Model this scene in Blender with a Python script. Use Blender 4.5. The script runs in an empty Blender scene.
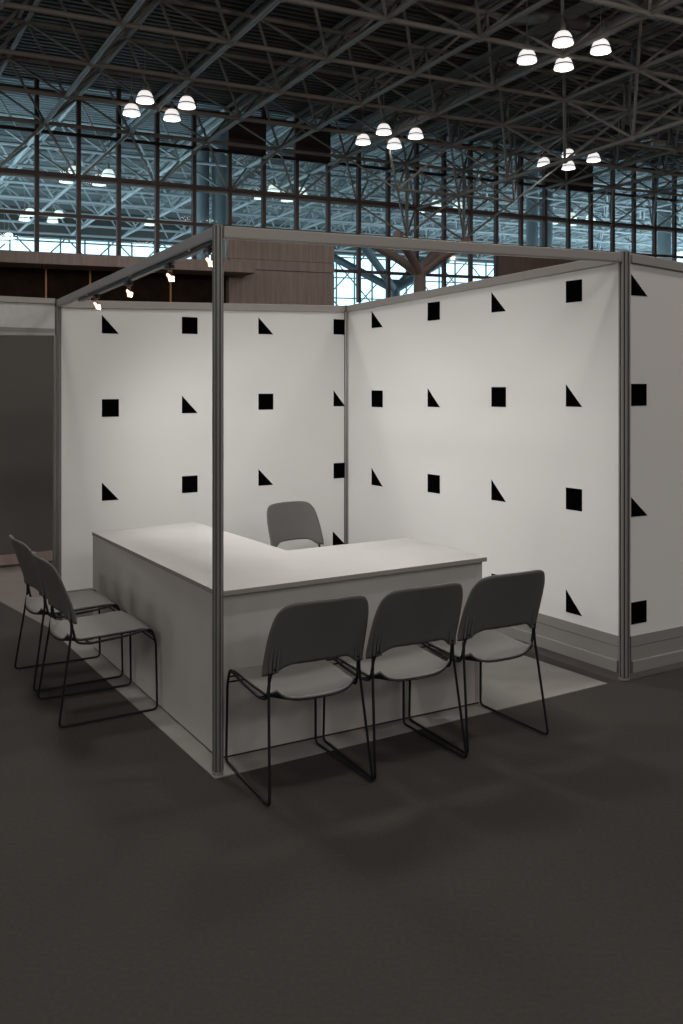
import bpy, math, random
from mathutils import Vector, Matrix
random.seed(4)
SC = bpy.context.scene
COL = SC.collection
R = math.radians

# ------------------------------------------------------------------ camera, world, lights, exposure
cam_d = bpy.data.cameras.new('camera'); cam = bpy.data.objects.new('camera', cam_d); COL.objects.link(cam)
cam.location = (0, 0, 1.733); cam.rotation_euler = (R(90), 0, 0)
cam_d.sensor_width = 36; cam_d.lens = 930 / 1024 * 36; cam_d.shift_y = -(512 - 385) / 1024
cam_d.clip_end = 400
SC.camera = cam
SC.view_settings.view_transform = 'Standard'; SC.view_settings.look = 'None'
SC.view_settings.exposure = 0.0; SC.view_settings.gamma = 1.0; SC.view_settings.use_curve_mapping = False
SC.cycles.use_denoising = True
SC.cycles.max_bounces = 8; SC.cycles.diffuse_bounces = 5; SC.cycles.transparent_max_bounces = 24
SC.cycles.sample_clamp_indirect = 4.0

W = bpy.data.worlds.new('daylight'); SC.world = W; W.use_nodes = True
W.node_tree.nodes['Background'].inputs[0].default_value = (0.72, 0.9, 1.0, 1)
W.node_tree.nodes['Background'].inputs[1].default_value = 2.6

# hall roof frame: origin node, two module vectors (about 3 m), fitted to the hall's space frame
O = Vector((-5.744, 24.375, 11.19)); U = Vector((2.669, 1.475, .0581)); V = Vector((-1.589, 2.875, -.0517))
def HP(i, j, k=0.0): return O + U * i + V * j + Vector((0, 0, k))
DU = Vector((U.x, U.y, 0)).normalized(); DV = Vector((V.x, V.y, 0)).normalized()

def area(name, loc, size, power, color=(1, .965, .925), rot=(0, 0, 0), spread=180):
    d = bpy.data.lights.new(name, 'AREA'); d.shape = 'DISK'; d.size = size; d.energy = power; d.color = color; d.spread = R(spread)
    o = bpy.data.objects.new(name, d); COL.objects.link(o); o.location = loc; o.rotation_euler = rot
    return o
HALL_POWER = 355; UPL = .7
# far panel is sky beyond the facade; side panels added to brighten the second hall
def light_panel(name, loc, sx, sy, power, d):
    l = bpy.data.lights.new(name, 'AREA'); l.shape = 'RECTANGLE'; l.size = sx; l.size_y = sy; l.energy = power; l.color = (.84, .94, 1)
    o = bpy.data.objects.new(name, l); COL.objects.link(o); o.location = loc; o.rotation_euler = Vector(d).to_track_quat('-Z', 'Y').to_euler()
light_panel('second_hall_light', HP(6, 15, -9), 70, 9, 6500, -DV + Vector((0, 0, .35)))
light_panel('second_hall_light', HP(20, 8.5, -9), 24, 9, 8000, -DU + DV * .3 + Vector((0, 0, .5)))
light_panel('second_hall_light', HP(-9, 8.5, -9), 24, 9, 8000, DU + DV * .3 + Vector((0, 0, .5)))
for c_i in (-2, 12): light_panel('far_roof_fill', HP(c_i, 3.7, -10), 26, 4, 4200, DV + Vector((0, 0, .55)))  # invented panels low behind the wall, added to light the second hall's roof
# the hall's lamp clusters over and behind the stand (each cluster of four as one disc)
for ci, cj, pw in ((.93, -1.17, .3), (.93, -4.12, .8), (3.88, -4.12, .7), (-2.02, -4.12, .7), (-2.02, -7.07, .3), (.93, -7.07, .5), (-2.02, -10.0, .6), (3.88, -7.07, .5), (-2.02, -1.17, .7),
                   (-2.02, -13., 1.5), (.93, -13., 1.5), (3.88, -13., 1.5), (-2.02, -16., 1.8), (3.88, -16., 1.8), (.93, -19., 2.2), (-5, -10, 1.),
                   (-8, -7.07, 1.4), (-8, -4.12, 1.3), (-11, -7.07, 1.8), (-8, -10., 1.4), (-11, -2, 1.6)):
    area('hall_lamp_light', HP(ci, cj, -.5), 1.8 if pw < 1 else 4.0, HALL_POWER * pw)
# unseen point lights added to brighten the near hall's roof
def point(name, loc, power, color=(1, .93, .84)):
    d = bpy.data.lights.new(name, 'POINT'); d.energy = power; d.color = color; d.shadow_soft_size = 0
    o = bpy.data.objects.new(name, d); COL.objects.link(o); o.location = loc
for ci, cj in ((-2.02, -7.07), (-2.02, -4.12), (.93, -4.12), (.93, -7.07), (3.88, -7.07), (3.88, -4.12), (6.83, -4.12), (-5, -1.2), (9.8, -1.17)):
    point('near_roof_fill', HP(ci, cj, -1.6), HALL_POWER * UPL)

# ------------------------------------------------------------------ materials
def mat(name, col, rough=.6, metal=0.0, noise=0.0, scale=20.0, spec=.5, bump=0.0, emit=None, es=0.0, trans=0.0, stretch=None):
    m = bpy.data.materials.new(name); m.use_nodes = True; nt = m.node_tree; b = nt.nodes['Principled BSDF']
    b.inputs['Base Color'].default_value = (*col, 1); b.inputs['Roughness'].default_value = rough
    b.inputs['Metallic'].default_value = metal; b.inputs['Specular IOR Level'].default_value = spec
    if noise or bump:
        tc = nt.nodes.new('ShaderNodeTexCoord'); mp = nt.nodes.new('ShaderNodeMapping')
        nt.links.new(tc.outputs['Object'], mp.inputs[0])
        if stretch: mp.inputs['Scale'].default_value = stretch
        n = nt.nodes.new('ShaderNodeTexNoise'); n.inputs['Scale'].default_value = scale; n.inputs['Detail'].default_value = 5
        nt.links.new(mp.outputs[0], n.inputs['Vector'])
        if noise:
            r = nt.nodes.new('ShaderNodeValToRGB'); nt.links.new(n.outputs['Fac'], r.inputs[0])
            r.color_ramp.elements[0].position = .3; r.color_ramp.elements[1].position = .7
            r.color_ramp.elements[0].color = (*[c * (1 - noise) for c in col], 1); r.color_ramp.elements[1].color = (*[min(1, c * (1 + noise)) for c in col], 1)
            nt.links.new(r.outputs[0], b.inputs['Base Color'])
        if bump:
            bp = nt.nodes.new('ShaderNodeBump'); bp.inputs['Strength'].default_value = bump; bp.inputs['Distance'].default_value = .005
            nt.links.new(n.outputs['Fac'], bp.inputs['Height']); nt.links.new(bp.outputs[0], b.inputs['Normal'])
    if emit:
        b.inputs['Emission Color'].default_value = (*emit, 1); b.inputs['Emission Strength'].default_value = es
    return m
def glass_mat(name, tint, gloss=.07):
    m = bpy.data.materials.new(name); m.use_nodes = True; nt = m.node_tree; nt.nodes.clear()
    o = nt.nodes.new('ShaderNodeOutputMaterial'); t = nt.nodes.new('ShaderNodeBsdfTransparent'); g = nt.nodes.new('ShaderNodeBsdfGlossy')
    t.inputs[0].default_value = (*tint, 1); g.inputs['Roughness'].default_value = .05
    x = nt.nodes.new('ShaderNodeMixShader'); x.inputs[0].default_value = gloss
    nt.links.new(t.outputs[0], x.inputs[1]); nt.links.new(g.outputs[0], x.inputs[2]); nt.links.new(x.outputs[0], o.inputs[0])
    return m
M = dict(
    carpet=mat('dark_carpet', (.050, .0445, .0405), .95, noise=.10, scale=60, bump=.3, spec=.1),
    vinyl=mat('light_floor_mat', (.245, .233, .22), .75, noise=.06, scale=8, spec=.25),
    concrete_floor=mat('brown_concrete', (.065, .047, .042), .8, noise=.15, scale=1.5),
    white=mat('white_panel', (.72, .713, .70), .8, spec=.2),
    grey_panel=mat('grey_panel', (.66, .64, .625), .8, spec=.2),
    print_black=mat('black_print', (.0015, .0015, .0015), .9, spec=0.0),
    alu=mat('aluminium', (.26, .255, .24), .45, metal=.55, noise=.04, scale=30, stretch=(8, 8, .4)),
    groove=mat('aluminium_groove', (.07, .068, .064), .6, metal=.4),
    rail=mat('beam_aluminium', (.36, .335, .315), .5, metal=.35),
    base=mat('base_board', (.235, .23, .217), .6, metal=.1),
    laminate=mat('counter_laminate', (.46, .44, .42), .5, noise=.03, scale=5, spec=.35),
    top=mat('counter_top', (.47, .455, .445), .38, noise=.03, scale=6, spec=.5),
    top_edge=mat('counter_top_edge', (.28, .25, .24), .5),
    dark=mat('dark_gap', (.02, .018, .017), .8),
    neighbour=mat('dark_grey_cloth', (.13, .118, .110), .95, spec=.1),
    fascia=mat('fascia_panel', (.52, .51, .50), .6, noise=.05, scale=25),
    seat=mat('seat_plastic', (.16, .158, .147), .5, spec=.4),
    back=mat('back_plastic', (.105, .102, .095), .5, spec=.4, bump=.08, scale=300),
    rod=mat('black_rod', (.006, .006, .007), .45, spec=.35),
    chrome=mat('chrome', (.6, .6, .58), .25, metal=1),
    tube=mat('truss_paint', (.25, .232, .21), .55, spec=.3),
    far_tube=mat('daylit_truss_tone', (.44, .45, .45), .5, spec=.3),  # truss paint lightened so its colour carries the second hall's daylight
    far_deck=mat('daylit_deck_tone', (.20, .21, .21), .6, spec=.3),  # deck tone raised likewise, daylight put into the colour
    deck=mat('roof_deck', (.10, .092, .083), .6, spec=.3),
    mullion=mat('mullion_paint', (.105, .072, .066), .6, spec=.3),
    concrete=mat('board_marked_concrete', (.34, .265, .235), .85, noise=.16, scale=1.4, stretch=(6, 6, .5)),
    brown_panel=mat('brown_dark_panel', (.030, .018, .013), .9, spec=.1, noise=.3, scale=2),
    orange=mat('orange_strip', (.7, .4, .15), .6),
    glass=glass_mat('blue_tinted_glass', (.60, .83, .92), .015),
    column=mat('blue_grey_column', (.17, .19, .20), .6),
    duct=mat('duct_metal', (.21, .195, .18), .5, metal=.3),
    lamp=mat('lamp_dome', (.9, .88, .85), .3, emit=(1, .96, .93), es=.85),
    diffuser=mat('lamp_diffuser', (.9, .9, .9), .3, emit=(1, .98, .96), es=4.0),
    nmat=mat('pinkish_floor_mat', (.15, .127, .117), .8, noise=.06, scale=6),
    lampband=mat('lamp_band', (.08, .05, .2), .4),
    lampcap=mat('lamp_cap', (.30, .28, .26), .5),
    farlamp=mat('far_lamp_dome', (.9, .9, .8), .3, emit=(1, .88, .72), es=1.1),
    spot_glow=mat('spot_bulb', (1, .9, .8), .3, emit=(1, .80, .62), es=30.0),
    spot_body=mat('spot_body', (.30, .2, .16), .3, metal=.6),
    spot_cone=mat('spot_reflector_glass', (.8, .5, .4), .3, emit=(1, .60, .42), es=2.5),
    track=mat('track_black', (.03, .027, .025), .4, metal=.3),
    cream=mat('cream_wall', (.5, .47, .38), .8),
)

# ------------------------------------------------------------------ mesh builder
class MB:
    def __init__(s): s.v = []; s.f = []; s.mi = []
    def poly(s, pts, mi=0):
        n = len(s.v); s.v += [Vector(p) for p in pts]; s.f.append(tuple(range(n, n + len(pts)))); s.mi.append(mi)
    def hexa(s, b, t, mi=0):            # b, t: loops of equal length (ccw seen from above)
        n = len(s.v); k = len(b); s.v += [Vector(p) for p in b] + [Vector(p) for p in t]
        s.f.append(tuple(n + i for i in reversed(range(k)))); s.f.append(tuple(n + k + i for i in range(k))); s.mi += [mi, mi]
        for i in range(k):
            j = (i + 1) % k; s.f.append((n + i, n + j, n + k + j, n + k + i)); s.mi.append(mi)
    def box(s, c, sx, sy, sz, ax=Vector((1, 0, 0)), ay=Vector((0, 1, 0)), az=Vector((0, 0, 1)), mi=0):
        c = Vector(c); X = Vector(ax) * sx / 2; Y = Vector(ay) * sy / 2; Z = Vector(az) * sz / 2
        s.hexa([c - X - Y - Z, c + X - Y - Z, c + X + Y - Z, c - X + Y - Z], [c - X - Y + Z, c + X - Y + Z, c + X + Y + Z, c - X + Y + Z], mi)
    def bar(s, a, b, w, h, up=Vector((0, 0, 1)), mi=0):
        a = Vector(a); b = Vector(b); d = (b - a).normalized(); x = d.cross(up).normalized(); y = x.cross(d)
        q = lambda p: [p - x * w / 2 - y * h / 2, p + x * w / 2 - y * h / 2, p + x * w / 2 + y * h / 2, p - x * w / 2 + y * h / 2]
        s.hexa(q(a), q(b), mi)
    def tube(s, a, b, r, r2=None, n=8, mi=0):
        a = Vector(a); b = Vector(b); d = (b - a).normalized(); t = Vector((0, 0, 1)) if abs(d.z) < .9 else Vector((1, 0, 0))
        x = d.cross(t).normalized(); y = d.cross(x); r2 = r if r2 is None else r2
        c = [(math.cos(2 * math.pi * i / n), math.sin(2 * math.pi * i / n)) for i in range(n)]
        s.hexa([a + (x * p + y * q) * r for p, q in reversed(c)], [b + (x * p + y * q) * r2 for p, q in reversed(c)], mi)
    def sweep(s, pts, r, n=8, fillet=0.0, mi=0, closed=False):
        P = [Vector(p) for p in pts]
        if fillet:
            Q = []; m = len(P)
            for i in range(m):
                if not closed and i in (0, m - 1): Q.append(P[i]); continue
                a, b, c = P[i - 1], P[i], P[(i + 1) % m]
                da = (a - b); dc = (c - b); l = min(fillet, da.length * .45, dc.length * .45)
                p0 = b + da.normalized() * l; p2 = b + dc.normalized() * l
                for k in range(6):
                    t = k / 5; Q.append(p0 * (1 - t) ** 2 + b * 2 * t * (1 - t) + p2 * t * t)
            P = Q
        m = len(P); base = len(s.v); x = None
        for i in range(m):
            if closed: d = (P[(i + 1) % m] - P[i - 1]).normalized()
            else: d = (P[min(i + 1, m - 1)] - P[max(i - 1, 0)]).normalized()
            if x is None:
                t = Vector((0, 0, 1)) if abs(d.z) < .9 else Vector((1, 0, 0)); x = d.cross(t).normalized()
            else: x = (x - d * x.dot(d)).normalized()
            y = d.cross(x)
            for k in range(n):
                a = 2 * math.pi * k / n; s.v.append(P[i] + x * math.cos(a) * r + y * math.sin(a) * r)
        for i in range(m if closed else m - 1):
            j = (i + 1) % m
            for k in range(n):
                l = (k + 1) % n; s.f.append((base + i * n + k, base + i * n + l, base + j * n + l, base + j * n + k)); s.mi.append(mi)
        if not closed:
            s.f.append(tuple(base + k for k in reversed(range(n)))); s.f.append(tuple(base + (m - 1) * n + k for k in range(n))); s.mi += [mi, mi]
    def lathe(s, prof, c=(0, 0, 0), n=24, mi=0):
        c = Vector(c); base = len(s.v); m = len(prof)
        for r, z in prof:
            for k in range(n):
                a = 2 * math.pi * k / n; s.v.append(c + Vector((r * math.cos(a), r * math.sin(a), z)))
        for i in range(m - 1):
            for k in range(n):
                l = (k + 1) % n; s.f.append((base + i * n + k, base + i * n + l, base + (i + 1) * n + l, base + (i + 1) * n + k)); s.mi.append(mi)
    def grid(s, fn, nu, nv, mi=0):
        base = len(s.v)
        for i in range(nu + 1):
            for j in range(nv + 1): s.v.append(Vector(fn(i / nu, j / nv)))
        for i in range(nu):
            for j in range(nv):
                a = base + i * (nv + 1) + j; s.f.append((a, a + nv + 1, a + nv + 2, a + 1)); s.mi.append(mi)
    def build(s, name, mats, parent=None, smooth=False, bevel=0.0, solid=0.0, sub=0):
        me = bpy.data.meshes.new(name); me.from_pydata([tuple(p) for p in s.v], [], s.f)
        for m in (mats if isinstance(mats, (list, tuple)) else [mats]): me.materials.append(m)
        me.polygons.foreach_set('material_index', s.mi)
        if smooth: me.polygons.foreach_set('use_smooth', [True] * len(s.f))
        me.update()
        o = bpy.data.objects.new(name, me); COL.objects.link(o)
        if parent: o.parent = parent; o.matrix_parent_inverse = Matrix.Translation(parent.location).inverted() if parent.get('wp') else Matrix()
        if solid:
            q = o.modifiers.new('solid', 'SOLIDIFY'); q.thickness = solid; q.offset = 0
        if sub:
            q = o.modifiers.new('sub', 'SUBSURF'); q.levels = sub; q.render_levels = sub
        if bevel:
            q = o.modifiers.new('bevel', 'BEVEL'); q.width = bevel; q.segments = 2; q.limit_method = 'ANGLE'
        if smooth and not sub:
            try:
                me.set_sharp_from_angle(angle=R(40))
            except Exception: pass
        return o
def tag(o, label=None, cat=None, group=None, kind=None):
    if label: o['label'] = label
    if cat: o['category'] = cat
    if group: o['group'] = group
    if kind: o['kind'] = kind
    return o
def empty(name, loc=(0, 0, 0), rz=0.0, world_parts=False):
    o = bpy.data.objects.new(name, None); COL.objects.link(o); o.location = loc; o.rotation_euler = (0, 0, rz); o.empty_display_size = .1
    if world_parts: o['wp'] = True      # its parts are given in world coordinates
    return o
def children(o): return [c for c in list(bpy.data.objects) if c.parent == o]
def copy_tree(o, parent=None):
    c = o.copy(); COL.objects.link(c)
    if parent: c.parent = parent
    for ch in children(o): copy_tree(ch, c)
    return c
def structure(name, label, cat, loc=(0, 0, 0)): return tag(empty(name, loc, world_parts=True), label, cat, kind='structure')

# ------------------------------------------------------------------ the stand's corner points (metres; z is up)
P = Vector((-.549, 4.133, 0)); Q = Vector((1.660, 5.463, 0)); B = Vector((-2.030, 6.660, 0)); C = Vector((.047, 8.018, 0))
HT = {'P': 2.440, 'Q': 2.508, 'B': 2.342, 'C': 2.414}
du = (Q - P).normalized(); dv = (B - P).normalized()

# ------------------------------------------------------------------ floors
m = MB(); a, b, c_, d = HP(-14, -22), HP(20, -22), HP(20, 16), HP(-14, 16)
m.hexa([Vector((p.x, p.y, -.2)) for p in (a, b, c_, d)], [Vector((p.x, p.y, -.008)) for p in (a, b, c_, d)])
tag(m.build('floor', M['concrete_floor']), 'brown concrete floor of the exhibition hall', 'floor', kind='structure')
e0 = P + (P - Q).normalized() * 0; edge = (B - P).normalized()
me0 = Vector((-.556, 4.091, 0)); mdir = (Vector((-2.974, 8.099, 0)) - me0).normalized()   # left edge of the light mat
fdir = (Vector((1.539, 5.39, 0)) - me0).normalized()
m = MB()
wr = (C - Q).normalized(); inw = Vector((wr.y, -wr.x, 0)) * -1
cin = Q - fdir * .07 + wr * .0
cfar = C + (B - C).normalized() * .07 - wr * .07
outer_u = Vector((math.cos(R(31.1)), math.sin(R(31.1)), 0))
Lp = [me0 - fdir * 14 - mdir * 14, me0 + fdir * 20 - mdir * 14, Q + outer_u * 18 - mdir * .04, Q - mdir * .04, Q - fdir * .05, C + (B - C).normalized() * .03 - wr * .05, B + (B-C).normalized()*-.05 - wr*.07, me0 + mdir * 2.9, me0 + mdir * 12, me0 + mdir * 12 - fdir * 14]
m.hexa([Vector((p.x, p.y, -.008)) for p in Lp], [Vector((p.x, p.y, 0)) for p in Lp])
tag(m.build('carpet', M['carpet']), 'dark grey aisle carpet covering the floor around the stand', 'carpet')
m = MB()
mp = [me0, Vector((1.539, 5.39, 0)), Vector((1.076, 6.082, 0)), Vector((-.02, 7.75, 0)), Vector((-2.0, 6.45, 0)) , me0 + mdir * 2.97]
m.hexa([Vector((p.x, p.y, 0)) for p in mp], [Vector((p.x, p.y, .004)) for p in mp])
tag(m.build('floor_mat', M['vinyl']), 'light grey vinyl floor mat lying under the counter inside the stand', 'floor mat')

m = MB(); q0 = me0 + mdir * 2.98
mq = [q0, q0 + fdir * .3, q0 + fdir * .3 + mdir * 4, q0 + mdir * 4 - fdir * 0]
mq = [me0 + mdir * 2.98, me0 + mdir * 2.98 + fdir * .12, Vector((-1.75, 9.7, 0)), Vector((-1.75, 9.7, 0)) - fdir * 2.2]
m.hexa([Vector((p.x, p.y, -.008)) for p in mq], [Vector((p.x, p.y, .003)) for p in mq])
tag(m.build('floor_mat', M['nmat']), 'pinkish floor covering of the neighbouring stand, behind the left chairs', 'floor mat')

# ------------------------------------------------------------------ booth walls
def wall_pts(a, b, s, t):                 # s along the wall, t off its face towards the viewer side n
    u = (b - a).normalized(); return a + u * s + Vector((u.y, -u.x, 0)) * t
def slope_box(mb, a, b, s0, s1, t0, t1, zb0, zt0, zb1, zt1, mi=0):
    """a board standing on a wall line from s0 to s1, t0..t1 off the line, bottoms/tops given at both ends"""
    p = lambda s, t, z: wall_pts(a, b, s, t) + Vector((0, 0, z))
    # order ccw from above
    mb.hexa([p(s0, t1, zb0), p(s1, t1, zb1), p(s1, t0, zb1), p(s0, t0, zb0)], [p(s0, t1, zt0), p(s1, t1, zt1), p(s1, t0, zt1), p(s0, t0, zt0)], mi)
def booth_wall(name, label, a, b, za, zb, side, panel_mat, marks, s_in=(.03, .03), base=True, top_h=.056):
    """side +1: the shown face lies on the t>0 side"""
    L = (b - a).length; root = structure(name, label, 'wall')
    f = lambda s: za + (zb - za) * s / L
    g = lambda t0, t1: (t0, t1) if side > 0 else (-t1, -t0)
    m = MB(); t = g(-.012, .008); slope_box(m, a, b, s_in[0], L - s_in[1], *t, .25, f(0) - top_h, .25, f(L) - top_h); m.build('panel', panel_mat, root)
    m = MB(); t = g(-.025, .025); slope_box(m, a, b, s_in[0], L - s_in[1], *t, f(0) - top_h, f(0), f(L) - top_h, f(L)); m.build('top_rail', M['rail'], root, bevel=.003)
    if base:
        m = MB(); t = g(-.03, .014); slope_box(m, a, b, s_in[0], L - s_in[1], *t, .192, .252, .192, .252); t = g(-.03, .010); slope_box(m, a, b, s_in[0], L - s_in[1], *t, .188, .192, .188, .192, 1)
        t = g(-.03, .014); slope_box(m, a, b, s_in[0], L - s_in[1], *t, .110, .188, .110, .188)
        m.build('base_board', [M['base'], M['groove']], root)
        m = MB(); t = g(-.03, .030); slope_box(m, a, b, s_in[0], L - s_in[1], *t, .040, .110, .040, .110); m.build('base_ledge', M['base'], root, bevel=.003)
    for kind, s0, s1, z0, h in marks:
        t = g(.0081, .0100); m = MB()
        pz = lambda s, tt, z: wall_pts(a, b, s, tt) + Vector((0, 0, z))
        if kind == 'S': slope_box(m, a, b, s0, s1, *t, z0, z0 + h, z0, z0 + h); m.build('printed_square', M['print_black'], root)
        else:
            tri = [(s0, z0), (s1, z0), (s0, z0 + h)]
            m.hexa([pz(s, t[0], z) for s, z in tri], [pz(s, t[1], z) for s, z in tri]); m.build('printed_triangle', M['print_black'], root)
    return root
bm_ = []
sb = [(.318, .447), (.950, 1.080), (1.616, 1.752), (2.339, 2.455)]
for r_, zz in enumerate((2.106, 1.492, .876)):
    for c2, (s0, s1) in enumerate(sb):
        k = 'T' if (c2 + r_) % 2 == 0 else 'S'
        bm_.append((k, s0, s1, zz + .006 + .026 * (s0 - .3), .130 if k == 'S' else .135))
bm_.append(('T', 2.331, 2.455, .365, .12)); bm_.append(('S', 1.616, 1.75, .285, .125)); bm_.append(('T', .95, 1.08, .30, .125)); bm_.append(('S', .318, .447, .27, .125))
booth_wall('wall_back', 'white back wall of the stand printed with black squares and triangles', B, C, HT['B'], HT['C'], +1, M['white'], bm_, (.022, .035))
rm_ = []
sr = [(.462, .328), (1.160, 1.015), (1.881, 1.734), (2.637, 2.478)]
for r_, zz in enumerate((2.245, 1.594, .950, .305)):
    for c2, (s0, s1) in enumerate(sr):
        k = 'S' if (c2 + r_) % 2 == 0 else 'T'
        rm_.append((k, s0 - .008, s1 - .008, zz + .005 - .021 * (s0 - .4), .136 if k == 'S' else .140))
booth_wall('wall_right', 'white right-hand wall of the stand printed with black squares and triangles', Q, C, HT['Q'], HT['C'], -1, M['white'], rm_, (.03, .035))
# the neighbouring stand's wall carries on to the right in line with the open front
W2 = Q + outer_u * 6.0
om = [('T', .05, .19, 2.262, .125), ('S', .05, .182, 1.61, .130), ('T', .05, .19, .955, .115), ('S', .05, .182, .320, .130)]
booth_wall('wall_front', 'grey outer wall right of the stand with black shapes cut off by the post', Q, W2, HT['Q'], 2.19, +1, M['grey_panel'], om, (.045, .0))

# ------------------------------------------------------------------ posts: grooved eight-sided aluminium profiles
def post(name, label, base, z1, r, rot=0.0, z0=0.0, group=None):
    o = empty(name, base, rot); tag(o, label, 'post', group)
    prof = []; 
    for k in range(8):
        a0 = R(45 * k - 22.5); a1 = R(45 * k + 22.5)
        A = Vector((math.cos(a0), math.sin(a0), 0)) * r; Bq = Vector((math.cos(a1), math.sin(a1), 0)) * r
        for t, dpt in ((0, 0), (.36, 0), (.36, .28), (.64, .28), (.64, 0)):
            p = A.lerp(Bq, t) * (1 - dpt); prof.append((p, 1 if t == .36 and dpt > 0 else 0))
    n = len(prof); m = MB(); m.v = [p + Vector((0, 0, z0 + .02)) for p, _ in prof] + [p + Vector((0, 0, z1)) for p, _ in prof]
    m.f = [tuple(reversed(range(n))), tuple(range(n, 2 * n))]; m.mi = [0, 0]
    for i in range(n):
        j = (i + 1) % n; m.f.append((i, j, n + j, n + i)); m.mi.append(1 if (i % 5) in (1, 2, 3) else 0)
    m.build('profile', [M['alu'], M['groove']], o)
    m = MB(); m.lathe([(r * .35, 0.004), (r * .95, .004), (r * .95, .012), (r * .5, .022), (r * .3, .022)], n=16); m.tube((0, 0, z0 + .0), (0, 0, z0 + .025), r * .4, n=12)
    m.build('levelling_foot', M['alu'], o, smooth=True)
    m = MB(); m.tube((0, 0, z1), (0, 0, z1 + .004), r * .96, n=8); m.build('end_cap', M['alu'], o)
    return o
post('corner_post', 'free-standing grooved aluminium post at the open front corner of the stand', P, HT['P'], .0250, R(31))
post('corner_post', 'grooved aluminium post where the white right wall meets the grey outer wall', Q, HT['Q'] + .004, .034, R(31))
post('corner_post', 'aluminium post at the left end of the white back wall', B, HT['B'], .018, R(31))
post('corner_post', 'narrow aluminium post in the inner corner between the two white walls', C, HT['C'] , .030, R(31))
# post rails flanking the Q post and the inner corner
def strip(name, label, a, b, s0, s1, t0, t1, z0, z1, ms):
    m = MB(); slope_box(m, a, b, s0, s1, t0, t1, z0, z1, z0, z1); return m

# ------------------------------------------------------------------ header beams of the open sides
def header(name, label, a, b, za, zb, ra, rb, h=.056, w=.03):
    L = (b - a).length; f = lambda s: za + (zb - za) * s / L; root = tag(empty(name, (a + b) / 2 + Vector((0, 0, (za + zb) / 2)), world_parts=True), label, 'beam')
    m = MB(); slope_box(m, a, b, ra, L - rb, -w / 2, w / 2, f(ra) - h, f(ra), f(L - rb) - h, f(L - rb)); m.build('profile', M['rail'], root, bevel=.003)
    m = MB(); slope_box(m, a, b, ra, L - rb, w / 2 - .002, w / 2 + .0008, f(ra) - h * .90, f(ra) - h * .84, f(L - rb) - h * .90, f(L - rb) - h * .84)
    slope_box(m, a, b, ra, L - rb, -w / 2 - .0008, -w / 2 + .002, f(ra) - h * .90, f(ra) - h * .84, f(L - rb) - h * .90, f(L - rb) - h * .84)
    m.build('slot', M['alu'], root)
    return root
header('header_beam', 'long aluminium header beam across the open front of the stand', P, Q, HT['P'], HT['Q'], .0225, .033)
header('header_beam', 'aluminium header beam over the left side carrying the track spotlights', P, B, HT['P'], HT['B'], .0225, .0215)

# ------------------------------------------------------------------ track with four spotlights, hung under the left beam
LB = (B - P).length; zb_ = lambda s: HT['P'] + (HT['B'] - HT['P']) * s / LB
inn = Vector((du.x, du.y, 0))            # towards the inside of the stand
tr = tag(empty('light_track', P + (B - P) * .5 + Vector((0, 0, 2.33)), world_parts=True), 'thin black lighting track fixed under the left header beam', 'track')
m = MB(); tp = lambda s, dz=0, off=.010: P + dv * s + inn * off + Vector((0, 0, zb_(s) - .066 + dz))
m.bar(tp(.06), tp(2.35), .034, .02); m.build('track', M['track'], tr, bevel=.002)
for s in (.3, 1.2, 2.1):
    m = MB(); m.bar(tp(s, .008, .010), tp(s + .03, .008, .010), .05, .012); m.build('clip', M['rail'], tr)
SPOT_AIM = [Vector((1.25, 6.4, .35)), Vector((.75, 7.1, .4)), Vector((-.1, 7.9, .35)), Vector((.2, 7.5, .3))]
SPOT_POWER = 52
spl = ['first, right behind the front corner post', 'second, just left of the corner post', 'third along the beam from the front corner post', 'farthest along the beam, near the left end of the back wall']
SPS = (.125, .65, 1.32, 1.98)
for k, s in enumerate(SPS):
    h = tp(s, -.012); o = tag(empty('track_spotlight', h, math.atan2(inn.y, inn.x)), 'small glowing track spotlight, ' + spl[k], 'spotlight', 'spotlights on the left header track')
    m = MB(); m.box((0, 0, -.0115), .034, .06, .020); m.build('adapter', M['track'], o, bevel=.003)
    m = MB(); m.tube((0, 0, -.016), (0, 0, -.030), .006, n=8); m.sweep([(0, -.026, -.060), (0, -.026, -.030), (0, .026, -.030), (0, .026, -.060)], .0035, fillet=.01); m.build('yoke', M['spot_body'], o, smooth=True)
    aim = (SPOT_AIM[k] - (h + Vector((0, 0, -.065)))).normalized()
    # lamp head axis in local coordinates
    rz = -math.atan2(inn.y, inn.x); al = Vector((aim.x * math.cos(rz) - aim.y * math.sin(rz), aim.x * math.sin(rz) + aim.y * math.cos(rz), aim.z))
    hd = MB(); hc = Vector((0, 0, -.060))
    for a0, a1, r0, r1 in ((-.020, -.010, .006, .008), (-.010, .0, .008, .009), (.0, .018, .009, .019)):
        hd.tube(hc + al * a0, hc + al * a1, r0, r1, n=16)
    ho = hd.build('lamp_head', M['spot_cone'], o, smooth=True)
    bb = MB(); bb.tube(hc + al * .0181, hc + al * .021, .0175, .015, n=16); bb.lathe([(0, .006), (.0045, .004), (.006, 0), (.0045, -.004), (0, -.006)], hc + al * .03, n=12); bb.build('bulb', M['spot_glow'], ho, smooth=True)
    ld = bpy.data.lights.new('spotlight_beam', 'SPOT'); ld.energy = SPOT_POWER * (1.0, 1.1, .85, .38)[k]; ld.spot_size = R(96); ld.spot_blend = .9; ld.shadow_soft_size = .02; ld.color = (1, .985, .96)
    lo = bpy.data.objects.new('spotlight_beam', ld); COL.objects.link(lo); lo.location = h + Vector((0, 0, -.062)) + aim * .05
    lo.rotation_euler = aim.to_track_quat('-Z', 'Y').to_euler()

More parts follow.
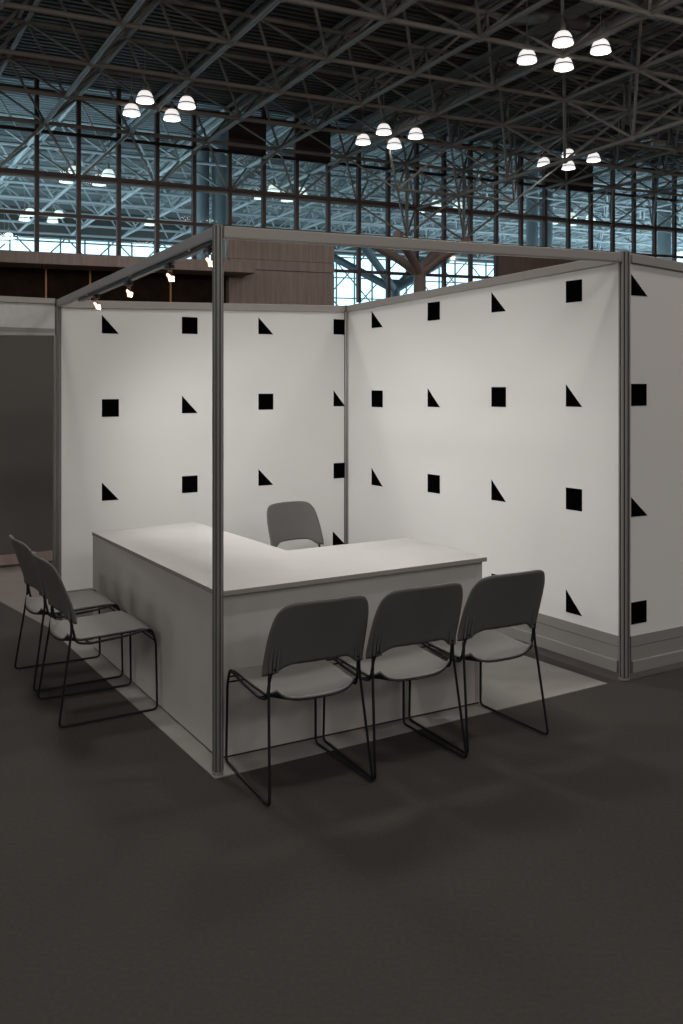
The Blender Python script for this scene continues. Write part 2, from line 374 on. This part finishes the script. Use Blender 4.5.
# ------------------------------------------------------------------ L-shaped counter
A0 = Vector((-1.651, 6.156, .760)); C0 = Vector((-.564, 4.250, .787)); E0 = Vector((.788, 5.036, .800)); E2 = Vector((.406, 5.682, .800)); I0 = Vector((-.311, 5.299, .790)); B0 = Vector((-1.035, 6.571, .765))
ct = tag(empty('reception_counter', (-.5, 5.2, 0), world_parts=True), 'L-shaped pale grey laminate reception counter standing inside the open corner', 'counter')
m = MB(); top = [A0, C0, E0, E2, I0, B0]; th = Vector((0, 0, .022))
n = 6; m.v = [p - th for p in top] + list(top)
m.f = [(0, 5, 4, 1), (1, 4, 3, 2), (6, 7, 10, 11), (7, 8, 9, 10)] + [(i, (i + 1) % 6, 6 + (i + 1) % 6, 6 + i) for i in range(6)]; m.mi = [0] * 4 + [1] * 6
m.build('worktop', [M['top'], M['top_edge']], ct)
a1 = Vector((-1.640, 6.130, 0)); c1 = Vector((-.567, 4.290, 0)); e1 = Vector((.765, 5.058, 0)); e2 = e1 + (E2 - E0).normalized() * .66; e2.z = 0
b1 = a1 + (B0 - A0).normalized() * .66; b1.z = 0; i1 = Vector((-.335, 5.315, 0))
def panel(mb, a, b, za, zb, th, z0=.014, s0=0, s1=None, mi=0):
    L = (b - a).length; s1 = L if s1 is None else s1; slope_box(mb, a, b, s0, s1, -th, 0, z0, za + (zb - za) * s0 / L - .0225, z0, za + (zb - za) * s1 / L - .0225, mi)
m = MB(); panel(m, a1, c1, .760, .787, .02); m.build('side_panel', M['laminate'], ct)
m = MB(); panel(m, c1, e1, .787, .800, .02, s0=.0, s1=(e1 - c1).length - .045); m.build('front_panel', M['laminate'], ct)
m = MB(); panel(m, c1, e1, .787, .800, .018, s0=(e1 - c1).length - .044); m.build('end_upright', M['laminate'], ct)
m = MB(); panel(m, e1, e2, .800, .800, .02, s0=.019); m.build('end_panel', M['laminate'], ct)
m = MB(); panel(m, b1, a1, .765, .760, .02, s1=(a1 - b1).length - .019); m.build('end_panel', M['laminate'], ct)
m = MB()
for p_, q_ in ((a1, c1), (c1, e1), (e1, e2)):
    slope_box(m, p_, q_, .02, (q_ - p_).length - .02, -.018, -.006, .004, .0138, .004, .0138)
m.build('plinth', M['dark'], ct)
m = MB(); zc = .42
m.hexa([(p.x, p.y, zc) for p in (c1 + (e1 - c1).normalized() * .03 + dv * .03, e1 - (e1 - c1).normalized() * .03 + dv * .03, e1 + dv * .5 - du * .05, c1 + dv * .5 + du * .5)], [(p.x, p.y, zc + .018) for p in (c1 + (e1 - c1).normalized() * .03 + dv * .03, e1 - (e1 - c1).normalized() * .03 + dv * .03, e1 + dv * .5 - du * .05, c1 + dv * .5 + du * .5)])
m.build('shelf', M['laminate'], ct)

# ------------------------------------------------------------------ chairs (x right, y forward, origin between the feet)
def make_chair():
    root = empty('stacking_chair')
    for sx in (-1, 1):
        m = MB()
        m.sweep([(sx * .205, -.201, .545), (sx * .212, -.186, .49), (sx * .216, -.168, .410), (sx * .222, -.10, .400), (sx * .225, .08, .414), (sx * .224, .225, .436),
                 (sx * .226, .250, .36), (sx * .230, .256, .0065), (sx * .245, -.262, .0065), (sx * .218, -.192, .47), (sx * .213, -.194, .54)], .0062, n=8, fillet=.026)
        m.build('side_frame', M['rod'], root, smooth=True)
        m = MB(); m.box((sx * .215, -.189, .485), .011, .014, .05); m.build('frame_joint', M['rod'], root, bevel=.003)
    for z, yy in ((.395, .240), (.370, .244)):
        m = MB(); m.tube((-.226, yy, z), (.226, yy, z), .0042); m.build('crossbar', M['rod'], root, smooth=True)
    m = MB(); m.tube((-.222, -.10, .400), (.222, -.10, .400), .0055); m.build('crossbar', M['rod'], root, smooth=True)
    # seat: thin dished shell, waterfall front, upturned rear edge
    def seat(a, t):
        x = (a * 2 - 1); y = -.205 + .445 * t
        w = .207 + .010 * min(1, t * 2.2) + .0 ; w *= 1 - .10 * max(0, (.12 - t) / .12) ** 2
        z = .420 + .018 * t - .014 * (1 - x * x) * (1 - (2 * t - 1) ** 2) ** .7
        z += .035 * max(0, (.16 - t) / .16) ** 2 * x ** 6            # upturned rear corners
        z -= .010 * max(0, (.25 - t) / .25) * (1 - x ** 4)
        z += -.030 * max(0, (t - .86) / .14) ** 2 + .004
        yy = y - (.03 * (1 - x * x) if t < .3 else .03 * (1 - x * x) * max(0, 1 - (t - .3) / .5)) + .012 * (1 - x * x) * t
        return (x * w, yy, z)
    m = MB(); m.grid(seat, 20, 20); m.build('seat', M['seat'], root, smooth=True, solid=.006)
    m = MB(); m.grid(lambda a, t: tuple(Vector(seat(a, t * .97 )) + Vector((0, -.002, -.0085))), 20, 20); m.build('seat_pan', M['rod'], root, smooth=True, solid=.005)
    # backrest: rounded shell, arched underside, wings curling forward
    def back(a, t):
        x = a * 2 - 1; ax = abs(x)
        w = .241 - .004 * t - .012 * max(0, t - .25) ** 2 / .75 ** 2 - .010 * t ** 8
        zt = .841 - .012 * ax ** 3 - .040 * ax ** 10
        zl = .565 - .012 * ax ** 2 - (.040 if ax > .99 else .040 * min(1, max(0, (ax - .52) / .30)) ** 1.5 if ax > .52 else 0)
        z = zl + (zt - zl) * t
        yc = -.205 - .093 * max(0, (z - .54) / .29) ** 1.15
        y = yc + .060 * ax ** 2.2 * (1 - .25 * t) - .028
        return (x * w, y, z)
    m = MB(); m.grid(back, 28, 18); bk = m.build('backrest', M['back'], root, smooth=True, solid=.008)
    for sx in (-1, 1):
        m = MB()
        for k, xx in enumerate((.186, .200, .214)):
            m.sweep([(sx * xx, -.2095 + (.0, .005, .010)[k], .530), (sx * xx, -.216 + (.0, .005, .010)[k], .575), (sx * xx * .99, -.229 + (.0, .0045, .009)[k], .635)], .0058, n=8)
        m.build('mounting_sleeve', M['back'], bk, smooth=True)
        m = MB(); m.tube((sx * .200, -.206, .545), (sx * .200, -.2155, .545), .005, n=12); m.build('screw', M['rod'], bk)
    return root
def place(root, x, y, ang): root.location = (x, y, .0); root.rotation_euler = (0, 0, R(ang))
proto = make_chair(); ch = 'grey chair on black sled legs, '
CH = [(-.204, 4.148, 28.6, ch + 'left of the three in front, beside the corner post'),
      (.237, 4.400, 28.6, ch + 'middle of the three along the counter front'),
      (.675, 4.684, 29.3, ch + 'right end of the counter front, by the floor mat'),
      (-1.318, 5.022, -60.0, ch + 'nearer of the two beside the left counter side'),
      (-1.634, 5.572, -59.0, ch + 'farther of the two beside the left counter side'),
      (-.214, 6.80, 219.0, 'grey stacking chair behind the counter against the white back wall')]
for k, (x, y, a, lab) in enumerate(CH):
    o = proto if k == 0 else copy_tree(proto)
    place(o, x, y, a); o.location.z = .004
    tag(o, lab, 'chair', 'stacking chairs around the counter')

# ------------------------------------------------------------------ neighbouring stand on the left
BL = B - (C - B).normalized() * 5.0
fp = tag(empty('fascia_board', B + Vector((-1, -.6, 2.2)), world_parts=True), 'pale grey fascia board of the neighbouring stand left of the white walls', 'fascia')
nl = Vector((-math.cos(R(31.1)), -math.sin(R(31.1)), 0)); BL = B + nl * 4.0
m = MB(); slope_box(m, BL, B, 0, 3.975, -.008, .006, 2.145, 2.30, 2.135, 2.318); m.build('board', M['fascia'], fp)
m = MB(); slope_box(m, BL, B, 0, 3.975, -.018, .02, 2.315, 2.355, 2.312, 2.350)
m.build('top_rail', M['rail'], fp)
m = MB(); slope_box(m, BL, B, 0, 3.975, -.018, .02, 2.02, 2.05, 2.085, 2.105); slope_box(m, BL, B, 0, 3.975, -.018, .012, 2.05, 2.145, 2.105, 2.135, 1); m.build('lower_rail', [M['rail'], M['base']], fp)
jb = tag(empty('door_jamb', B, world_parts=True), 'slim aluminium upright left of the back wall end post', 'post')
m = MB(); slope_box(m, BL, B, 3.966, 3.984, -.018, .02, .002, 2.085, .002, 2.085); m.build('upright', M['alu'], jb)
m = MB(); slope_box(m, BL, B, 3.973, 3.976, .0195, .0215, .002, 2.08, .002, 2.08); m.build('groove', M['groove'], jb)
# its dark inner wall, further back
N0 = Vector((-1.7, 9.9, 0)); N1 = N0 + nl * 7
nw = structure('wall_left', 'dark grey inner wall of the neighbouring stand on the left', 'wall')
m = MB(); slope_box(m, N1, N0, 0, 7, -.02, .02, .10, 2.5, .10, 2.5); m.build('panel', M['neighbour'], nw)
m = MB(); slope_box(m, N1, N0, 0, 7, -.02, .03, .004, .10, .004, .10); m.build('base_board', M['concrete'], nw)

# ------------------------------------------------------------------ hall ceiling: ribbed deck and space frame
ce = structure('ceiling', 'dark ribbed metal roof deck carried by a tubular space frame', 'ceiling')
I0_, I1_, J0_, J1_ = -14, 20, -22, 12
m = MB(); L_ = (V.length * (J1_ - J0_ + 1)); per = .30; nr = int(L_ / per)
prof = []
for k in range(nr):
    for q_, dz in ((0, 0), (.45, 0), (.55, .08), (.9, .08)): prof.append((J0_ + (k + q_) * per / V.length, dz))
DK = 2.02
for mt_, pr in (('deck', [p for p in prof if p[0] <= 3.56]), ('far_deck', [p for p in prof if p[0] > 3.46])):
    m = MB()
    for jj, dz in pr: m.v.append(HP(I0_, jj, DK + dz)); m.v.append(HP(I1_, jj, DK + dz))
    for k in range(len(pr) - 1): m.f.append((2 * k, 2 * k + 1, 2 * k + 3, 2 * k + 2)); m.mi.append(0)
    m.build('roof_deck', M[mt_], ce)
m = MB(); m.hexa([HP(I0_, J0_, DK + .15), HP(I1_, J0_, DK + .15), HP(I1_, J1_ + 1, DK + .15), HP(I0_, J1_ + 1, DK + .15)], [HP(I0_, J0_, DK + .3), HP(I1_, J0_, DK + .3), HP(I1_, J1_ + 1, DK + .3), HP(I0_, J1_ + 1, DK + .3)])
m.build('roof_slab', M['deck'], ce)
H = 1.56
ia, ib, ja, jb_ = -3, 16, -4, 10
for j in range(ja, jb_ + 1):
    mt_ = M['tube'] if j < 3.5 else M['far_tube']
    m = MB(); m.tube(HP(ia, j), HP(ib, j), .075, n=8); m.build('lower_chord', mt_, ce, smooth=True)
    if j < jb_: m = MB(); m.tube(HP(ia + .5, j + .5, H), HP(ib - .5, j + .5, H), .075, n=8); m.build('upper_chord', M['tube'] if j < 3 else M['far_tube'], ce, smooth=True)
for i in range(ia, ib + 1):
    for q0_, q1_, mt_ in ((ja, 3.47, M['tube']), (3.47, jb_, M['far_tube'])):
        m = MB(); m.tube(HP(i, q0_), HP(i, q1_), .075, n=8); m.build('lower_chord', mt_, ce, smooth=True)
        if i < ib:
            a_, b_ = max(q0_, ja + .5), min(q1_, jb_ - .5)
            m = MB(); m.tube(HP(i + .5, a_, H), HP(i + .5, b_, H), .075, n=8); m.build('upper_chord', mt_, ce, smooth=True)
            m = MB()
            for k in (-.045, .045): m.bar(HP(i + .5 + k, a_, H + .30), HP(i + .5 + k, b_, H + .30), .06, .14)
            m.build('roof_purlin', mt_, ce)
for j in range(ja, jb_):
    m = MB()
    for i in range(ia, ib):
        t_ = HP(i + .5, j + .5, H)
        for di, dj in ((0, 0), (1, 0), (0, 1), (1, 1)): m.tube(t_, HP(i + di, j + dj), .048, n=6)
        m.lathe([(.0, -.13), (.10, -.09), (.13, 0), (.10, .09), (.0, .13)], HP(i, j), n=8)
        m.lathe([(.0, -.13), (.10, -.09), (.13, 0), (.10, .09), (.0, .13)], t_, n=8)
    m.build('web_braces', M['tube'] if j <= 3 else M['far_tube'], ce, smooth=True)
# eave girder in front of the glass wall and the girder along the roof
m = MB()
eave = [(i, 3) for i in range(-3, 14)]; gird = [(5, j) for j in range(-4, 3)]
for (i, j) in eave + gird:
    b_ = HP(i + .5, j + .5, -H)
    for di, dj in ((0, 0), (1, 0), (0, 1), (1, 1)): m.tube(b_, HP(i + di, j + dj), .048, n=6)
    m.lathe([(.0, -.13), (.10, -.09), (.13, 0), (.10, .09), (.0, .13)], b_, n=8)
m.build('eave_braces', M['tube'], ce, smooth=True)
m = MB(); m.tube(HP(-2.5, 3.5, -H), HP(13.5, 3.5, -H), .075); m.build('eave_chord', M['tube'], ce, smooth=True)
m = MB(); m.tube(HP(5.5, -3.5, -H), HP(5.5, 3.5, -H), .075); m.build('eave_chord', M['tube'], ce, smooth=True)
m = MB()
for i in (5, 6):
    b_ = HP(i, 3, -2 * H); m.tube(HP(i, 3), b_, .07)
    for di, dj in ((-.5, .5), (.5, .5), (-.5, -.5), (.5, -.5)): m.tube(b_, HP(i + di, 3 + dj, -H), .05, n=6)
m.tube(HP(4.5, 2.5, -H), HP(6.5, 2.5, -H), .06)
for i in (4, 6):
    for dj in (0, 1):
        for di in (0, 1): m.tube(HP(i + .5, 2.5, -H), HP(i + di, 2 + dj), .045, n=6)
m.build('hanger_braces', M['tube'], ce, smooth=True)

# ------------------------------------------------------------------ hall glass wall (window_1) and what stands under it
JW = 3.47
w1 = structure('window_1', 'tall glass wall with dark mullions between the two halls', 'window')
def mull(i, k0, k1, w=.11, dd=.16, j=JW):
    m = MB(); m.bar(HP(i, j, k0), HP(i, j, k1), dd, w, up=DU); return m
for q in range(-28, 37):
    i = q * .5; low = -5.9 if 4.0 <= i <= 7.0 else (-4.45 if i <= 2.5 else -3.4)
    if 8.4 < i: low = -3.4
    mull(i, low, 2.0, .15, .20).build('mullion', M['mullion'], w1)
for k, (ka, kb) in enumerate(((1.62, 0), (.10, 0), (-1.44, 0), (-2.95, 0))):
    m = MB(); m.bar(HP(-14, JW, ka), HP(18, JW, ka), .16, .13); m.build('transom', M['mullion'], w1)
m = MB(); m.bar(HP(4.0, JW, -4.55), HP(7.0, JW, -4.55), .16, .13); m.build('transom', M['mullion'], w1)
m = MB(); gj = JW + .02
for i0, i1, k0 in ((-14, 2.5, -4.4), (2.5, 4.0, -3.3), (4.0, 7.0, -9), (7.0, 18, -3.3)):
    m.poly([HP(i0, gj, k0), HP(i1, gj, k0), HP(i1, gj, 2.0), HP(i0, gj, 2.0)])
m.build('glass', M['glass'], w1)
for i0, i1, k0, k1 in ((2.5, 3.0, .1, 1.55), (3.5, 4.0, .1, 1.55), (8.0, 9.0, .1, 1.55)):
    m = MB(); m.box((HP(i0, JW - .01, k0) + HP(i1, JW - .01, k1)) / 2, (i1 - i0) * 3.05, .10, k1 - k0, ax=DU, ay=DV); m.build('infill_panel', M['mullion'], w1)

def hbox(i0, i1, j0, j1, k0, k1, m=None):
    m = m or MB()
    m.hexa([HP(i0, j0, k0), HP(i1, j0, k0), HP(i1, j1, k0), HP(i0, j1, k0)], [HP(i0, j0, k1), HP(i1, j0, k1), HP(i1, j1, k1), HP(i0, j1, k1)]); return m
FL = -11.3
tag(hbox(-14, 2.66, 3.0, 3.42, -5.0, -4.58).build('trim_1', M['concrete']), 'long pale concrete sill beam under the glass wall', 'sill', kind='structure')
rb = structure('wall_hall', 'dark brown shopfront band below the concrete sill', 'wall')
hbox(-14, 2.42, 3.40, 3.44, -12.6, -5.0).build('panel', M['brown_panel'], rb)
for i_ in (-.95, .08, .61, 1.64): hbox(i_, i_ + .018, 3.37, 3.40, -12.4, -5.0).build('edge_strip', M['orange'], rb)
wc = structure('wall_concrete', 'brown board-marked concrete wall block behind the stand', 'wall')
hbox(2.42, 4.0, 3.30, 3.44, -12.6, -4.75).build('lower_wall', M['concrete'], wc)
hbox(2.42, 4.0, 3.29, 3.44, -4.73, -4.33).build('string_course', M['concrete'], wc)
hbox(2.42, 4.0, 3.30, 3.44, -4.31, -3.28).build('upper_wall', M['concrete'], wc)
wd = structure('wall_brown', 'dark brown wall block right of the bright window bay', 'wall')
hbox(7.0, 18, 3.36, 3.44, -12.6, -3.3).build('wall_panel', mat('brown_wall', (.17, .115, .10), .8, noise=.15, scale=1.2, stretch=(5, 5, .5)), wd)
hbox(4.0, 7.0, 3.36, 3.44, -12.6, -9.0).build('wall_panel', M['concrete'], wd)

# tree-like columns: one this side of the glass, one beyond
def tree_column(name, label, i, j, k_top, material, spread=.62, r=.27):
    o = structure(name, label, 'column'); t = HP(i, j, -5.3); base_ = Vector((t.x, t.y, 0))
    m = MB(); m.tube(base_, HP(i, j, -4.3), r * 1.05, r, n=20); m.build('trunk', material, o, smooth=True)
    for di, dj in ((-1, -1), (1, -1), (-1, 1), (1, 1)):
        m = MB(); m.sweep([HP(i, j, -4.8), HP(i + di * spread * .35, j + dj * spread * .2, -4.15), HP(i + di * spread, j + dj * spread * .55, k_top)], r * .72, n=14, fillet=.5); m.build('branch', material, o, smooth=True)
tree_column('column_1', 'brown tree-shaped column with round branches in front of the window bay', 5.22, 3.0, -3.3, mat('column_paint', (.24, .17, .15), .6))
tree_column('column_2', 'blue-grey tree-shaped column seen through the glass bay', 5.95, 4.7, -3.0, M['column'], .9, .27)
for n_, (i, j, r) in enumerate(((2.53, 4.5, .30), (2.80, 4.5, .36), (8.68, 4.5, .32), (9.0, 4.5, .36), (11.98, 4.5, .4))):
    m = MB(); p = HP(i, j); m.tube((p.x, p.y, 0), (p.x, p.y, p.z + 1.9), r, n=24)
    tag(m.build('column_%d' % (n_ + 3), M['column'], smooth=True), 'blue-grey round column standing behind the glass wall', 'column', 'round columns behind the glass', 'structure')

# far facade of the second hall
w2 = structure('window_2', 'bright far glass facade seen through the second hall', 'window')
JF = 10.9
for q in range(-18, 61):
    i = q * .5; m = MB(); m.bar(HP(i, JF, -11.8), HP(i, JF, .2), .12, .09, up=DU); m.build('mullion', M['tube'], w2)
for k in range(-8, 1):
    m = MB(); m.bar(HP(-9, JF, k * 1.5), HP(20, JF, k * 1.5), .10, .09); m.build('transom', M['tube'], w2)
m = MB()
for i in range(-6, 20):
    for k in (-2, -1):
        a_ = HP(i, JF - .5, k * 3.0); b_ = HP(i + 1, JF - .5, k * 3 + 3.0); c2 = HP(i + 1, JF - .5, k * 3.0); d2 = HP(i, JF - .5, k * 3 + 3.0)
        m.tube(a_, b_, .05, n=6); m.tube(c2, d2, .05, n=6)
m.build('lattice', M['tube'], w2)
tag(hbox(-9, 20, JF - .1, JF + .1, .2, 2.1).build('trim_2', M['deck']), 'dark band above the far facade', 'trim', kind='structure')
tag(hbox(-6, 2.5, 4.4, 4.5, -5.2, -4.2).build('trim_3', M['cream']), 'cream parapet behind the glass wall at the left', 'parapet', kind='structure')

# enclosing walls of the hall, outside the picture
for nm, (i0, i1, j0, j1) in {'wall_south': (-14, 20, -22.1, -22), 'wall_west': (-14.1, -14, -22, 13), 'wall_east': (20, 20.1, -22, 3.5)}.items():
    tag(hbox(i0, i1, j0, j1, -12.9, 2.1).build(nm, M['concrete']), 'plain hall wall enclosing the exhibition floor, ' + nm[5:] + ' side', 'wall', kind='structure')

# ------------------------------------------------------------------ ducts under the roof
dt = tag(empty('air_duct', HP(3.8, 0, .9), world_parts=True), 'flat grey ribbed tray running diagonally under the roof', 'duct')
m = MB(); m.bar(HP(3.84, 2.6, .75), HP(3.80, -3.5, .75), .42, .14); m.build('tray', M['duct'], dt)
m = MB()
for k in range(5): 
    x_ = -.16 + k * .08; m.bar(HP(3.84 + x_ / 3.05, 2.6, .67), HP(3.80 + x_ / 3.05, -3.5, .67), .02, .03)
m.build('tray_rib', M['duct'], dt)
d2_ = tag(empty('air_duct', HP(4.2, -1, .55), world_parts=True), 'round grey air duct with collars above the brightest lamp cluster', 'duct')
m = MB(); m.tube(HP(4.28, 2.6, .62), HP(4.29, -3.6, .55), .22, n=20); m.build('pipe', M['duct'], d2_, smooth=True)
for k in range(12):
    m = MB(); j_ = 2.2 - k * .5; m.tube(HP(4.285, j_, .6), HP(4.285, j_ - .03, .6), .25, n=20); m.build('collar', M['duct'], d2_, smooth=True)
d3 = tag(empty('air_duct', HP(3.9, -1, .9), world_parts=True), 'bent round air duct crossing above the top right lamps', 'duct')
m = MB(); m.sweep([HP(3.72, -.6, 1.35), HP(3.72, -1.02, .95), HP(3.9, -1.08, .92), HP(4.2, -1.1, .9)], .2, n=16, fillet=.35); m.sweep([HP(3.95, -1.5, 1.2), HP(4.9, -1.35, 1.2)], .17, n=16); m.build('pipe', M['duct'], d3, smooth=True)

# ------------------------------------------------------------------ pendant lamps in clusters of four
def make_lamp(domemat, far=False):
    o = empty('pendant_lamp')
    m = MB(); m.lathe([(.08, .34), (.15, .33), (.205, .27), (.25, .17), (.285, .04), (.290, 0), (.280, 0), (.243, .16), (.15, .31), (.08, .325)], n=28); dm = m.build('shade', domemat, o, smooth=True)
    m = MB(); m.lathe([(.0, .03), (.276, .03), (.276, .022), (0, .022)], n=28); m.build('diffuser', domemat if far else M['diffuser'], dm, smooth=True)
    m = MB(); m.lathe([(.270, .125), (.278, .125), (.288, .090), (.276, .090)], n=28); m.build('band', M['lampband'], dm, smooth=True)
    m = MB(); m.lathe([(.0, .335), (.10, .335), (.10, .36), (.08, .42), (.07, .56), (.035, .60), (0, .60)], n=16); m.build('ballast_cap', M['lampcap'], o, smooth=True)
    m = MB(); m.tube((0, 0, .58), (0, 0, 1.9), .014, n=8); m.build('stem', M['lampcap'], o, smooth=True)
    return o
near = make_lamp(M['lamp']); farl = make_lamp(M['farlamp'], True)
cl = [(.93, 1.77, 'in the cluster above the left header beam'), (3.88, 1.78, 'in the cluster above the middle of the front beam'),
      (3.83, -1.17, 'in the biggest cluster at the upper right'), (6.82, 1.78, 'in the small cluster below the biggest one')]
pos = [(-.235, .225, 'leftmost lamp'), (-.235, -.235, 'rear upper lamp'), (.225, -.235, 'rightmost lamp'), (.225, .225, 'lowest lamp')]
n = 0
for ci, cj, where in cl:
    for di, dj, which in pos:
        o = near if n == 0 else copy_tree(near); n += 1
        p = HP(ci + di + .01, cj + dj, -.34); o.location = p
        tag(o, 'glowing dome pendant, ' + which + ' ' + where, 'lamp', 'dome pendants in the near hall')
        area('pendant_light', p + Vector((0, 0, .012)), .5, HALL_POWER * .05)
n = 0
for ci, cj, w_, sub in ((.93, 4.7, 'just behind the glass wall at the left', 4), (.93, 7.6, 'deep in the second hall at the far left', 4), (3.88, 4.7, 'behind the glass above the front post', 4),
                   (6.83, 4.7, 'behind the glass above the middle of the front beam', 4), (9.8, 4.7, 'behind the glass wall under the right cluster', 4), (3.0, 7.3, 'deep behind the glass beside the dark columns', 1), (1.0, 9.9, 'at the far end of the second hall', 2)):
    for q, (di, dj, which) in enumerate(pos[:sub]):
        o = farl if n == 0 else copy_tree(farl); n += 1
        o.location = HP(ci + di, cj + dj, -.62)
        tag(o, 'pale dome pendant ' + w_ + ', ' + which, 'lamp', 'dome pendants in the far hall')
# small floodlight bracketed to the roof at the right edge
fx = tag(empty('floodlight', HP(6.9, .35, -.6)), 'small unlit floodlight clamped to the roof tubes at the right edge', 'light fixture')
m = MB(); m.tube((0, 0, .1), (0, 0, .75), .03); m.build('stem', M['duct'], fx)
m = MB(); m.box((0, 0, 0), .5, .34, .16); m.build('housing', M['duct'], fx, bevel=.03)
m = MB(); m.box((-.45, 0, .12), .42, .2, .05, ax=Vector((.97, 0, .2)), az=Vector((-.2, 0, .97))); m.build('visor', M['duct'], fx, bevel=.01)
